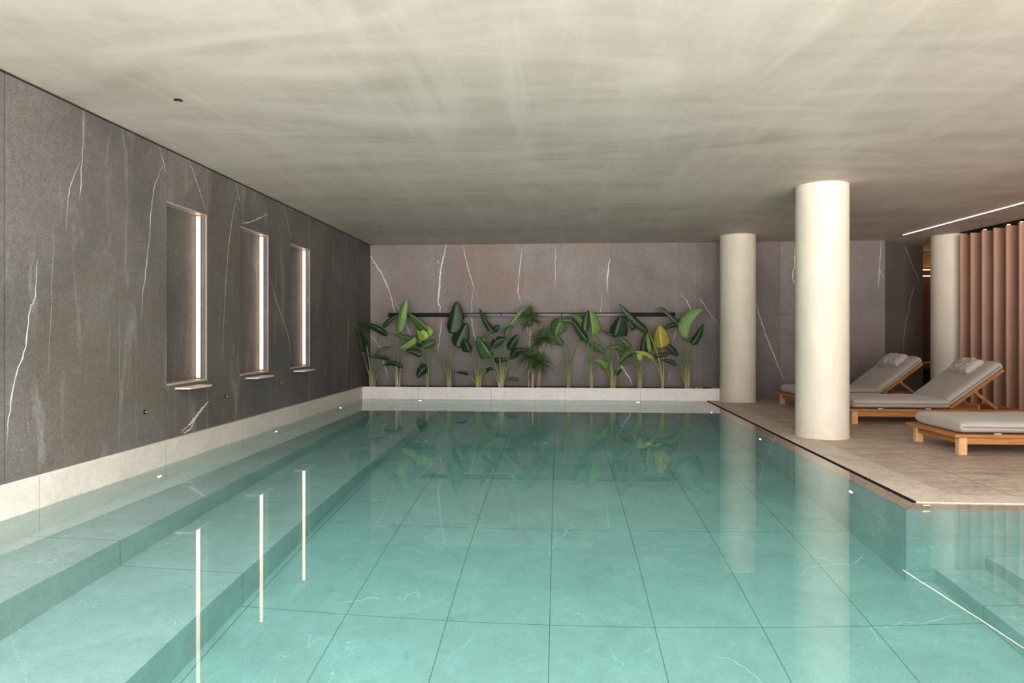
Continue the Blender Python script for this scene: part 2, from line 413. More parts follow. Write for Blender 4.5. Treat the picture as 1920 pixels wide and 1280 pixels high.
for yk in (edges[5], edges[9], edges[4]):
    if yk == edges[4]: continue
    wl.face([(XW(yk)+.0008, yk-.002, KH), (XW(yk)+.0008, yk-.002, HC), (XW(yk)+.0008, yk+.002, HC), (XW(yk)+.0008, yk+.002, KH)], 2)
struct(wl, 'wall_left', [M['dark_left'], M['vein'], M['vein_faint']], tone=True)

# ------------------------------------------------------------------ back wall, angled return, right wall
wb = MB()
def bq(x0, x1, z0, z1, tone, y=YB):
    g = .0015; wb.face([(x0+g, y, z0), (x1-g, y, z0), (x1-g, y, z1), (x0+g, y, z1)], 0, tone)
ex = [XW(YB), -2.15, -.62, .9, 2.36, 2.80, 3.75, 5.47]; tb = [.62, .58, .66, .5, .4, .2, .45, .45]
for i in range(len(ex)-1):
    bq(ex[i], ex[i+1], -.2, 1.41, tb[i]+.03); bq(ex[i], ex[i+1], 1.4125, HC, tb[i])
A, B = (5.47, YB), (6.50, 12.40)
wb.box(XW(YB)-.1, A[0]-.02, YB+.01, YB+.1, -.2, HC+.05, 3)
wb.face([(A[0], A[1], 0), (B[0], B[1], 0), (B[0], B[1], HC), (A[0], A[1], HC)], 0, 0)  # lowest tone: shade on this return is put into its stone colour
NB = Vector((0, -1, 0))
for pts, wd, mi in [
    ([(689,471),(702,492),(716,514),(731,548),(738,578),(741,586)], .016, 1), ([(689,620),(712,652),(719,678),(729,712)], .012, 1),
    ([(738,560),(758,598),(771,632),(776,645)], .009, 1), ([(754,560),(765,590)], .004, 2),
    ([(836,459),(832,480),(827,503),(825,520),(823,550),(821,565),(825,575),(825,586)], .026, 1), ([(818,488),(825,496)], .008, 1),
    ([(828,597),(825,630),(820,662)], .012, 1), ([(869,461),(871,475),(878,505),(886,530),(889,545)], .012, 1), ([(889,545),(885,560),(885,587),(886,615),(893,642),(888,658)], .010, 1),
    ([(979,463),(975,500),(971,545),(978,570)], .012, 1), ([(970,551),(968,600)], .005, 2), ([(1042,459),(1041,500),(1041,540)], .007, 1), ([(1017,548),(1015,590)], .005, 2),
    ([(1144,485),(1140,510),(1137,550)], .018, 1), ([(1129,548),(1126,584),(1121,612)], .007, 1), ([(1217,488),(1198,520),(1178,552)], .006, 2),
    ([(1274,548),(1288,565),(1297,585),(1303,597)], .010, 1), ([(1295,589),(1281,601),(1267,622),(1260,650)], .008, 1), ([(1312,558),(1325,578),(1347,611)], .011, 1),
    ([(1155,658),(1167,688),(1178,705),(1186,722)], .020, 1), ([(1258,695),(1251,722)], .005, 1), ([(1085,620),(1082,660),(1077,722)], .006, 2), ([(1094,650),(1088,690)], .004, 2),
    ([(1414,560),(1427,600),(1437,630),(1455,676),(1470,715)], .011, 1), ([(1490,466),(1490,492),(1486,518),(1491,533)], .012, 1),
    ([(1653,452),(1649,500),(1647,542)], .009, 1), ([(1649,503),(1658,525)], .007, 1), ([(1269,520),(1267,600)], .005, 2), ([(996,655),(1003,722)], .004, 2)]:
    ribbon(wb, [on_y(a, b, YB) for a, b in pts], wd, NB, mi)
AN = Vector((B[1]-A[1], -(B[0]-A[0]), 0)).normalized(); AO = Vector((A[0], A[1], 0))
def on_ang(px, py):
    r = ray(px, py); o = Vector((0, 0, CAM_H)); return o+r*((AO-o).dot(AN)/r.dot(AN))
for pts in ([(1694,459),(1700,470),(1712,500),(1726,531)], [(1722,526),(1710,550),(1704,580),(1697,612),(1692,666)]):
    ribbon(wb, [on_ang(a, b) for a, b in pts], .011, AN, 1, .004)
struct(wb, 'wall_back', [M['dark_back'], M['vein'], M['vein_faint'], M['cable']], tone=True)
wr = MB(); wr.box(9.0, 9.2, -2, 15.2, -.3, HC+.1); struct(wr, 'wall_right', M['wall_plain'])
wd_ = MB(); wd_.box(3.4, 9.0, 15.0, 15.2, -.3, HC+.1); wd_.box(5.3, 5.5, YB+.2, 15.0, -.3, HC+.1); struct(wd_, 'wall_far', M['redwood'])
# window wall behind the camera: posts, head and low sill, open bays of daylight
ww = MB(); ww.box(-3.5, 9.0, -2.0, -1.8, 2.55, HC+.1); ww.box(-3.5, 9.0, -2.0, -1.8, -.2, .10)
for i in range(6): ww.box(-3.42+i*1.97, -3.34+i*1.97, -2.0, -1.8, .1, 2.55)
ww.box(6.43, 9.0, -2.0, -1.8, .1, 2.55)
struct(ww, 'wall_front', M['wall_plain'])

# ------------------------------------------------------------------ ceiling
cl = MB(); cl.box(-3.6, 9.2, 2.0, 15.2, HC, HC+.1); cl.box(1.5, 9.2, -1.7, 2.0, HC, HC+.1); cl.box(-3.6, 9.2, -2.0, -1.7, HC, HC+.1)   # unseen open strip between, added to light the pool from above
for i in range(4): cl.box(-3.42+i*1.62, -3.36+i*1.62, -1.7, 2.0, HC, HC+.1)
struct(cl, 'ceiling', M['ceiling'])
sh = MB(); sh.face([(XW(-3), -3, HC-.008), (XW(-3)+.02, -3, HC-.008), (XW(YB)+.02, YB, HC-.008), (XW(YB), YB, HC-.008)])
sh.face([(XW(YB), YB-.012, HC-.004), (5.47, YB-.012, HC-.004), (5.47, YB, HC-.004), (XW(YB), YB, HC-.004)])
struct(sh, 'trim_1', M['cable'])      # thin dark strips where ceiling meets the walls

# ------------------------------------------------------------------ pool basin
YN = -1.1; XR = 5.2
b = MB(); b.box(-3.8, XR+.3, YN-.3, YB, FL-.2, FL); struct(b, 'pool_floor', M['pool'])
b = MB(); b.prism([(-3.8, YN), (-1.885, YN), (-1.885, YP+.02), (-3.8, YP+.02)], FL, -1.0); tag(struct(b, 'pool_bench', M['bench'], bevel=.004))
b = MB(); b.prism([(-3.8, YN), (-2.62, YN), (-2.70, YP+.02), (-3.8, YP+.02)], -1.0, -.56); struct(b, 'pool_bench', M['bench'], bevel=.004)
b = MB(); b.prism([(-3.8, YN), (XK(YN), YN), (XK(YP), YP+.02), (-3.8, YP+.02)], -.56, KH); struct(b, 'trim_2', M['kerb'], bevel=.004)
b = MB(); b.box(-3.8, 2.6, YP+.03, YP+.1, FL, 0.0); struct(b, 'pool_wall_back', M['pool'])
# right side: wall under the deck, with the overflow coping on top
b = MB(); y1, y2 = 4.34, YP+.01
b.prism([(XE(y1), y1), (XD(y1)-.024, y1+.0), (XD(y2)-.024, y2), (XE(y2), y2)], FL, -.008, 0)
b.prism([(XD(y1)-.024, y1), (XR, y1), (XR, 4.488), (XD(4.488)-.024, 4.488)], FL, -.008, 0)
o = struct(b, 'pool_wall_right', [M['pool_side'], M['coping']])
for p in o.data.polygons:
    if p.center.z > -.02: p.material_index = 1
b = MB(); m_ = .002      # dark mitre joint and the joint under the coping stones
b.face([(XE(y1), y1, -.0072), (XE(y1)+.004, y1, -.0072), (XD(4.488), 4.488, -.0072), (XD(4.488)-.004, 4.488, -.0072)])
b.face([(XE(y1)-.001, y1, -.05), (XE(y1)-.001, y1, -.045), (XE(y2)-.001, y2, -.045), (XE(y2)-.001, y2, -.05)])
b.face([(XE(y1), y1-.001, -.05), (XR, y1-.001, -.05), (XR, y1-.001, -.045), (XE(y1), y1-.001, -.045)])
struct(b, 'trim_3', M['cable'])
# near rim (behind and right of the camera)
b = MB(); b.box(-3.8, XR+.3, YN-.15, YN, FL, .012); b.box(XR, XR+.15, YN, 4.34, FL, .012); struct(b, 'pool_wall_near', M['pool'])
# stairs coming down from the right
for i, (x0, z) in enumerate([(2.352, -1.22), (2.648, -1.01), (2.945, -.80), (3.24, -.59), (3.54, -.38)]):
    s_ = MB(); s_.box(x0, XR, YN, 4.338, (FL if i == 0 else z-.212), z); struct(s_, 'pool_step', M['bench'], bevel=.004)

# ------------------------------------------------------------------ deck
d = MB(); y1 = 4.49; bw = .33
xa, xb = XD(y1), XD(YB)
d.prism([(xa+bw, y1+bw*.62), (9, y1+bw*.62), (9, 15), (5.5, 15), (5.5, YB+.1), (xb, YB+.1), (xb+bw-.06, YB-.3)], -.2, DK, 0)
d.prism([(xa, y1), (xa+bw, y1+bw*.62), (xb+bw-.06, YB-.3), (xb, YB+.1), (xb, YP+.1)], -.2, DK, 1)
d.prism([(xa, y1), (9, y1), (9, y1+bw*.62), (xa+bw, y1+bw*.62)], -.2, DK, 1)
d.prism([(XR+.15, -2), (9, -2), (9, y1), (XR+.15, y1)], -.2, DK-.002, 0)
d.prism([(-3.6, -2), (XR+.15, -2), (XR+.15, YN-.15), (-3.6, YN-.15)], -.2, DK-.002, 0)
struct(d, 'floor', [M['deck'], M['border']])
b = MB()
b.prism([(XD(4.5)-.022, 4.5), (XD(4.5)+.001, 4.5), (XD(YP)+.001, YP), (XD(YP)-.022, YP)], -.1, -.05)
b.face([(XD(4.5)-.0005, 4.5, -.05), (XD(4.5)-.0005, 4.5, .009), (XD(YP)-.0005, YP, .009), (XD(YP)-.0005, YP, -.05)])
struct(b, 'trim_4', M['cable'])          # overflow slot along the deck

# ------------------------------------------------------------------ water
def water_mat():
    m = NT('clear_pool_water'); t = m.t
    gl = m.n('ShaderNodeBsdfGlass'); gl.inputs['Roughness'].default_value = 0; gl.inputs['IOR'].default_value = 1.333
    gl.inputs['Color'].default_value = (1, 1, 1, 1)
    p = m.pos(); bn = m.n('ShaderNodeBump'); bn.inputs['Strength'].default_value = .05; bn.inputs['Distance'].default_value = .004
    m.link(m.noise(p, 1.6, 2, .5), bn.inputs['Height']); m.link(bn.outputs[0], gl.inputs['Normal'])
    m.link(gl.outputs[0], m.out.inputs['Surface'])
    va = m.n('ShaderNodeVolumeAbsorption'); va.inputs['Color'].default_value = (.34, .90, .865, 1); va.inputs['Density'].default_value = .34
    m.link(va.outputs[0], m.out.inputs['Volume'])
    m.t.nodes.remove(m.b)
    return m.m
M['water'] = water_mat()
b = MB()
b.prism([(-3.4, YN-.02), (XR+.02, YN-.02), (XR+.02, 4.489), (XD(4.49)-.001, 4.489), (XD(4.49)-.026, 4.489), (XD(YP)-.026, YP+.035), (-3.45, YP+.035)], FL-.1, 0)
tag(b.build('pool_water', M['water']), 'clear still turquoise water filling the tiled pool', 'water', kind='stuff')

# ------------------------------------------------------------------ planter box with soil
pt = thing('planter', 'long low pale stone planter at the foot of the dark back wall', 'planter', (0, YP, 0))
def at(o, mbo):   # parent keeping world place
    return o
def child(mb, name, mats, parent, **kw):
    o = mb.build(name, mats, **kw); o.parent = parent
    parent_m = Matrix.Translation(parent.location) @ Matrix.Rotation(parent.rotation_euler.z, 4, 'Z')
    o.matrix_parent_inverse = parent_m.inverted()
    return o
b = MB(); b.box(XK(YP)-.03, 2.612, YP, YP+.03, -.62, KH); b.box(2.585, 2.612, YP+.03, YB, 0, KH)
child(b, 'front_slab', M['planter'], pt, bevel=.003)
b = MB(); b.box(-3.3, 2.585, YP+.03, YB, .02, KH-.025); child(b, 'soil', M['soil'], pt)
for i in range(3):
    k = MB(); x = (2.2, 2.3, 2.38)[i]; c = Vector((x, YP+.28+.05*i, KH-.012)); r = .018+.006*i
    k.grid([[c+Vector((r*sin(pi*a/6)*cos(2*pi*q/8)*1.3, r*sin(pi*a/6)*sin(2*pi*q/8), r*.6*cos(pi*a/6))) for q in range(8)] for a in range(7)], close=True)
    tag(k.build('pebble', M['sill']), ('small pale pebble at the right end of the planter soil', 'middle pale pebble of the three on the planter soil', 'largest pebble, nearest the column, on the planter soil')[i], 'pebble')

# ------------------------------------------------------------------ niches: sill, header strip, LED profile, spout ledge
which = ('leftmost and largest-looking of the three wall niches', 'middle of the three wall niches', 'farthest wall niche, nearest the planter')
for (y0, y1), wh in zip(NICH, which):
    x0 = XW((y0+y1)/2); yc = (y0+y1)/2
    n = thing('wall_niche', 'tall glowing recess in dark stone, '+wh, 'niche', (x0, yc, NZ0))
    k = MB(); k.box(x0-ND+.001, x0+.006, y0+.001, y1-.001, NZ0, NZ0+.014); child(k, 'sill', M['sill'], n)
    k = MB(); k.box(x0-ND+.001, x0+.004, y0+.001, y1-.001, NZ1-.008, NZ1-.0005); child(k, 'header', M['sill'], n)
    k = MB(); k.box(x0-.004, x0+.004, y1-.010, y1-.001, NZ0+.014, NZ1-.008); child(k, 'edge_trim', M['sill'], n)
    k = MB(); k.box(x0-.095, x0-.045, y1-.022, y1-.002, NZ0+.014, NZ1-.008); child(k, 'light_profile', M['steel'], n)
    k = MB(); k.box(x0-.085, x0-.053, y1-.030, y1-.022, NZ0+.03, NZ1-.02); child(k, 'light_strip', M['led'], n)
    l = MB(); l.box(x0-.02, x0+.14, y0+.12, y1-.16, NZ0-.042, NZ0-.026)
    tag(l.build('stone_ledge', M['ledge'], bevel=.003), {0: 'small thin stone ledge jutting out under the leftmost niche', 1: 'small thin stone ledge jutting out under the middle niche', 2: 'small thin stone ledge jutting out under the farthest niche'}[which.index(wh)], 'ledge')
for (yy, zz), lb in zip([(5.10, .47), (6.41, .47), (7.72, .50)], ('tiny bronze nozzle on the dark wall, leftmost of three', 'tiny bronze nozzle on dark wall between left and middle niches', 'tiny bronze nozzle on dark wall between middle and far niches')):
    n = thing('wall_nozzle', lb, 'nozzle', (XW(yy), yy, zz))
    k = MB(); k.tube([(XW(yy), yy, zz), (XW(yy)+.006, yy, zz)], .019, 16); child(k, 'plate', M['bronze'], n)
    k = MB(); k.tube([(XW(yy)+.005, yy, zz), (XW(yy)+.022, yy, zz)], [.008, .006], 12); child(k, 'tip', M['brass'], n)

# ------------------------------------------------------------------ slot rail on the back wall
rl = thing('wall_rail', 'long narrow black metal slot rail on back wall behind the plants', 'rail', (-.5, YB, 1.41))
x0, x1, z0, z1 = -2.99, 1.99, 1.379, 1.450
k = MB(); k.box(x0, x1, YB-.045, YB-.002, z1-.014, z1); k.box(x0, x1, YB-.045, YB-.002, z0, z0+.006); k.box(x0, x0+.014, YB-.045, YB-.002, z0, z1); k.box(x1-.03, x1, YB-.045, YB-.002, z0, z1)
child(k, 'housing', M['black'], rl)
k = MB(); k.box(x0+.014, -1.9, YB-.03, YB-.003, z0+.006, z1-.014); child(k, 'cover', M['black'], rl)
k = MB(); k.box(1.2, x1-.03, YB-.03, YB-.003, z0+.006, z1-.014); child(k, 'cover', M['black'], rl)
k = MB(); k.box(-1.9, 1.2, YB-.012, YB-.003, z0+.006, z1-.014); child(k, 'back_plate', M['grey_plate'], rl)
for xx in (-1.0, -.52, .05, .62):
    k = MB(); k.box(xx, xx+.012, YB-.04, YB-.01, z0+.004, z1-.01); child(k, 'bracket', M['black'], rl)

# ------------------------------------------------------------------ columns
def column(x, y, r, label):
    n = 96; k = MB(); rows = []
    for z, rr in ((DK-.002, r*1.022), (DK+.012, r*1.018), (DK+.02, r), (.8, r), (1.7, r), (HC+.002, r)):
        rows.append([(x+rr*cos(2*pi*i/n), y+rr*sin(2*pi*i/n), z) for i in range(n)])
    k.grid(rows, close=True); tag(k.build('column', M['column']), label, 'column')
column(2.787, 7.28, .262, 'thick cream plaster column nearest the camera, on the deck by the pool')
column(2.869, 10.92, .276, 'cream plaster column at the right end of the planter')
column(6.27, 11.15, .276, 'cream plaster column beside the pink upright panels')

# ------------------------------------------------------------------ ceiling light line
def on_ceil(px, py):
    r = ray(px, py); return r*((HC-CAM_H)/r.z)
c0 = on_ceil(1693, 440); c1 = on_ceil(1920, 379)
dr = (c1-c0).normalized(); c1 = c0+dr*(9.5)
n = thing('ceiling_light_line', 'long thin glowing light line in ceiling above the loungers', 'light', (c0.x, c0.y, HC))
sd = Vector((dr.y, -dr.x, 0))*.004
def bar(a, b_, s, z0, z1):
    k = MB(); k.prism([(a.x-s.x, a.y-s.y), (b_.x-s.x, b_.y-s.y), (b_.x+s.x, b_.y+s.y), (a.x+s.x, a.y+s.y)][::1], z0, z1); return k
child(bar(c0, c1, sd*1.4, HC-.003, HC+.002), 'housing', M['steel'], n, weld=True)
child(bar(c0+dr*.01, c1-dr*.01, sd, HC-.008, HC-.003), 'diffuser', M['led_ceiling'], n, weld=True)
for (px, py), lb in zip([(334, 187), (711, 434)], ('tiny dark round ceiling sprinkler above the left side of pool', 'tiny round ceiling fitting near the far left corner')):
    c = on_ceil(px, py); n = thing('ceiling_sprinkler', lb, 'sprinkler', (c.x, c.y, HC))
    k = MB(); k.tube([(c.x, c.y, HC+.001), (c.x, c.y, HC-.006)], .026, 20); child(k, 'ring', M['black'], n)
    for q, rr in ((-.014, .002), (0, .004), (.014, .002)):
        k = MB(); k.tube([(c.x+q, c.y, HC-.005), (c.x+q, c.y, HC-.013)], rr, 10); child(k, 'nozzle', M['steel'], n)

# ------------------------------------------------------------------ upright curved panels, track
sc = thing('panel_screen', 'row of tall dusty pink curved upright panels right of the loungers', 'screen', (6.3, 9.5, DK))
f0 = on_ceil(1802, 440)*((HC-.05-CAM_H)/(HC-CAM_H)); f1 = on_ceil(1920, 415)*((HC-.05-CAM_H)/(HC-CAM_H))
fd = (f1-f0)/(f1-f0).length; step = (f1-f0).length/5.25
for i in range(16):
    q = f0+fd*(step*i); k = MB(); n = 12; t = .022; zt = HC-.05; wdt = .33
    front = []; back = []
    for j in range(n+1):
        a = j/n; X = q.x+a*wdt; Y = q.y+.02+.16*a**2
        dx = wdt; dy = .32*a; L = sqrt(dx*dx+dy*dy); nx, ny = dy/L, -dx/L
        front.append((X, Y)); back.append((X-nx*t, Y-ny*t))
    k.prism(front+back[::-1], DK+.02, zt, 0)
    o = child(k, 'panel', M['fin'], sc)
    for p in o.data.polygons:
        if abs(p.normal.z) < .5: p.use_smooth = False
k = MB(); a = f0-fd*.1; e = f0+fd*(step*16)
k.prism([(a.x+.05, a.y), (e.x+.05, e.y), (e.x+.30, e.y), (a.x+.30, a.y)], HC-.012, HC); child(k, 'track', M['black'], sc, weld=True)
for i in range(16):
    q = f0+fd*(step*(i+.15)); k = MB(); k.box(q.x+.10, q.x+.14, q.y+.02, q.y+.05, HC-.05, HC-.012); child(k, 'glider', M['black'], sc)
for i in (1, 3, 4, 6, 8):
    q = f0+fd*(step*i); k = MB(); k.box(q.x+.15, q.x+.18, q.y-.05, q.y-.02, HC-.016, HC-.012); child(k, 'spot', M['lamp_warm'], sc)

# ------------------------------------------------------------------ room glimpsed through the opening
cb = thing('bar_cabinet', 'dark red-brown wooden cabinet seen through the opening by the column', 'cabinet', (7.2, 13.5, DK))
k = MB(); k.box(6.0, 8.9, 13.6, 13.65, DK, 2.45); child(k, 'back_panel', M['redwood'], cb)
k = MB(); k.box(6.0, 8.9, 13.25, 13.6, 2.36, 2.64); child(k, 'top_panel', M['goldwood'], cb)
for z in (2.31, 2.19):
    k = MB(); k.box(6.3, 8.6, 13.2, 13.23, z-.014, z+.0); child(k, 'light_strip', M['led_bar'], cb)
k = MB(); k.box(6.0, 8.9, 13.1, 13.6, .42, .52); child(k, 'counter', M['redwood'], cb)
for q in (6.55, 7.25):
    k = MB(); k.box(q, q+.07, 13.18, 13.58, DK, .42); child(k, 'side_panel', M['redwood'], cb)
for z in (.14, .28):
    k = MB(); k.box(6.62, 7.25, 13.2, 13.58, z, z+.02); child(k, 'shelf', M['redwood'], cb)
k = MB(); k.box(6.7, 7.2, 13.2, 13.35, .521, .55); tag(k.build('brass_tray', M['brass'], bevel=.005), 'narrow brass tray on the dark red counter in the opening', 'tray')

# ------------------------------------------------------------------ pool lamps and floor inlets
def lamp(c, nrm, r, label, name='pool_light', mat='lamp_pool', cat='light', grp=None):
    c = Vector(c); nrm = Vector(nrm); n = thing(name, label, cat, tuple(c), 0, grp)
    k = MB(); k.tube([c, c+nrm*.012], [r*1.35, r*1.2], 24); child(k, 'rim', M['steel'], n)
    k = MB(); k.tube([c+nrm*.011, c+nrm*.016], [r, r*.9], 20); child(k, 'lens', M[mat], n)
for y, z, lb in ((5.22, -.33, 'round lamp under water in left kerb below the leftmost niche'), (7.49, -.25, 'round lamp under water in left kerb below the gap before the far niche'), (9.8, -.14, 'round lamp under water in left kerb near the planter corner')):
    lamp((XK(y), y, z if y < 9 else -.2), (1, 0, 0), .026, lb)
for x, lb in ((-2.30, 'round lamp under water in planter wall, left'), (1.29, 'round lamp under water in planter wall, right')):
    lamp((x, YP, -.25), (0, -1, 0), .028, lb)
for y, z, lb in ((5.11, -.34, 'round lamp under water in the deck-side wall, nearest the corner'), (7.37, -.28, 'round lamp under water in the deck-side wall beside the columns'), (9.7, -.28, 'round lamp under water in deck-side wall near the planter')):
    lamp((XE(y), y, z), (-1, 0, 0), .026, lb)
for x, lb in ((-1.70, 'pale round inlet on the pool floor, left of three'), (-.23, 'pale round inlet on the pool floor, middle of three'), (1.16, 'pale round inlet on the pool floor, right of three')):
    c = Vector((x, 8.2, FL)); n = thing('floor_inlet', lb, 'inlet', tuple(c))
    k = MB(); k.tube([c, c+Vector((0, 0, .012))], .09, 24); child(k, 'cap', simple('white_cap', (.85, .85, .82), .4), n)
    k = MB(); k.tube([c+Vector((0, 0, .011)), c+Vector((0, 0, .03))], [.05, .04], 20); child(k, 'hub', M['steel'], n)

# ------------------------------------------------------------------ loungers
def rounded_slab(L, W, T, r, nx=26, ny=12, puff=.012, seed=0, warp=None):
    """soft box: superellipse sections; origin at a lower corner"""
    k = MB(); rows = []
    m = 40
    for i in range(nx+1):
        a = i/nx; u = -cos(a*pi); u = (abs(u)**.8)*(1 if u >= 0 else -1)   # denser rows near the ends
        e = max(0, abs(u)*L/2-(L/2-r))/r; sh = sqrt(max(0, 1-e*e)) if e < 1 else 0
        x = L/2+u*L/2; row = []
        for j in range(m):
            th = 2*pi*j/m; cw, sw = cos(th), sin(th)
            p = 2/9.
            yy = (abs(cw)**p)*(1 if cw >= 0 else -1); zz = (abs(sw)**(2/3.2))*(1 if sw >= 0 else -1)
            y = W/2+yy*(W/2-r*(1-sh)*.9); z = T/2+zz*(T/2)*(.35+.65*sh)
            nn = noise.noise(Vector((x*5+seed, y*5, z*5)))*puff
            v = Vector((x, y, z+nn*(1 if zz > 0 else .2)))
            row.append(warp(v) if warp else v)
        rows.append(row)
    k.grid(rows, close=True)
    bq_ = len(k.v)-m
    k.f.append(tuple(range(m))); k.f.append(tuple(range(bq_, bq_+m))); k.mi += [0, 0]; k.tone += [.5]*2; k.sm += [True]*2
    return k
LW, LH, HINGE, FL_T = .855, .185, 1.16, .026
LLEN = 2.05
def make_lounger(label, back_angle=37.):
    t = thing('sun_lounger', label, 'lounger', group='teak loungers on the stone deck')
    # local: x 0 (foot) -> LLEN (head), y 0 near -> LW far, z from the deck
    for (x, y) in ((.055, .03), (.055, LW-.105), (LLEN-.13, .03), (LLEN-.13, LW-.105)):
        k = MB(); c = .011; s = .075
        k.prism([(x+c, y), (x+s-c, y), (x+s, y+c), (x+s, y+s-c), (x+s-c, y+s), (x+c, y+s), (x, y+s-c), (x, y+c)], 0, LH-FL_T); k.build('leg', M['wood_z'], t)
    for y0 in (.042, LW-.067):
        k = MB(); k.box(.13, LLEN-.13, y0, y0+.025, LH-FL_T-.066, LH-FL_T); k.build('side_rail', M['wood_x'], t, bevel=.002)
    for x0 in (.07, LLEN-.095):
        k = MB(); k.box(x0, x0+.025, .105, LW-.105, LH-FL_T-.066, LH-FL_T); k.build('end_rail', M['wood_y'], t, bevel=.002)
    for y0 in (0, LW-.075):
        k = MB(); k.box(0, LLEN, y0, y0+.075, LH-FL_T, LH); k.build('top_board', M['wood_x'], t, bevel=.004)
    for x0 in (0, LLEN-.09):
        k = MB(); k.box(x0, x0+.09, .0752, LW-.0752, LH-FL_T, LH); k.build('end_board', M['wood_y'], t, bevel=.004)
    k = MB()
    for i in range(12): k.box(.11+i*.087, .11+i*.087+.06, .076, LW-.076, LH-.022, LH-.002)
    k.build('slat_deck', M['wood_y'], t)
    # back frame, turned up about the hinge
    ca, sa = cos(radians(back_angle)), sin(radians(back_angle)); BL = .76
    def up(v): return Vector((HINGE+.06+v[0]*ca-v[2]*sa, v[1], LH-.002+v[0]*sa+v[2]*ca))
    def upbox(x0, x1, y0, y1, z0, z1):
        q = MB(); q.box(x0, x1, y0, y1, z0, z1); q.v = [tuple(up(v)) for v in q.v]; return q
    for y0 in (.08, LW-.115): upbox(0, BL, y0, y0+.035, -.004, .034).build('back_rail', M['wood_x'], t, bevel=.002)
    q = MB()
    for i in range(8): 
        s_ = upbox(.03+i*.092, .09+i*.092, .115, LW-.115, .008, .028); b0 = len(q.v); q.v += s_.v; q.f += [tuple(a+b0 for a in f) for f in s_.f]; q.mi += s_.mi; q.tone += s_.tone; q.sm += s_.sm
    q.build('back_slats', M['wood_y'], t)
    # prop strut
    pv = up((.36, 0, -.012))
    k = MB(); k.tube([(pv.x, .085, pv.z), (pv.x, LW-.085, pv.z)], .020, 12); k.build('pivot_bar', M['wood_y'], t)
    for y0 in (.13, LW-.155):
        k = MB(); a = Vector((pv.x, 0, pv.z)); e = Vector((HINGE+.62, 0, LH+.0)); dd = (e-a).normalized(); nn = Vector((-dd.z, 0, dd.x))*.018
        k.grid([[a+nn+Vector((0, yy, 0)) for yy in (y0, y0+.025)], [a-nn+Vector((0, yy, 0)) for yy in (y0, y0+.025)], [e-nn+Vector((0, yy, 0)) for yy in (y0, y0+.025)], [e+nn+Vector((0, yy, 0)) for yy in (y0, y0+.025)], [a+nn+Vector((0, yy, 0)) for yy in (y0, y0+.025)]], smooth=False)
        k.face([a+nn+Vector((0, y0, 0)), a-nn+Vector((0, y0, 0)), e-nn+Vector((0, y0, 0)), e+nn+Vector((0, y0, 0))])
        k.face([a+nn+Vector((0, y0+.025, 0)), e+nn+Vector((0, y0+.025, 0)), e-nn+Vector((0, y0+.025, 0)), a-nn+Vector((0, y0+.025, 0))])
        k.build('prop', M['wood_x'], t)
    for q in (.076, LW-.095):
        k = MB(); k.box(HINGE+.10, LLEN-.09, q, q+.019, LH-.03, LH-.004); k.build('prop_rail', M['wood_x'], t)
    # mattress: seat and back cushions with side seams
    T = .118
    sL = HINGE+.035-.07
    ks = rounded_slab(sL, LW-.06, T, .035, seed=1, puff=.006); ks.v = [(x+.07, y+.03, z+LH+.004) for x, y, z in ks.v]
    seat = ks.build('seat_mattress', M['fabric'], t, weld=True)
    kb = rounded_slab(BL+.01, LW-.06, T, .035, seed=5, puff=.006); kb.v = [tuple(up((x+.0, y+.03, z+.036))) for x, y, z in kb.v]
    back = kb.build('back_mattress', M['fabric'], t, weld=True)
    for yy in (.028, LW-.028):
        for zz in (.50,):
            k = MB(); k.tube([(.09+sL*.0, yy, LH+.004+T*zz), (.5, yy, LH+.004+T*zz-.002), (sL+.04, yy, LH+.004+T*zz)], .006, 6); k.build('seam', M['piping'], seat)
            k = MB(); k.tube([up((.03, yy, .036+T*zz)), up((BL-.03, yy, .036+T*zz))], .006, 6); k.build('seam', M['piping'], back)
    for xx in (.35, .9):
        k = MB(); k.box(xx, xx+.06, .022, .034, LH, LH+.012); k.build('tie_strap', M['pillow'], seat)
    return t, up
LG = [((3.41, 9.74, .075), 'teak lounger farthest from the camera, nearest the dark back wall'),
      ((3.455, 8.22, 0), 'middle teak lounger with raised backrest, partly behind the thick column'),
      ((3.535, 6.215, 0), 'nearest teak lounger, cut off by the right edge of the photo')]
src = None
for i, ((x, y, rz_), lb) in enumerate(LG):
    if src is None: src, UP = make_lounger(lb); t = src
    else: t = copy_tree(src); t['label'] = lb
    t.location = (x, y, DK); t.rotation_euler.z = rz_

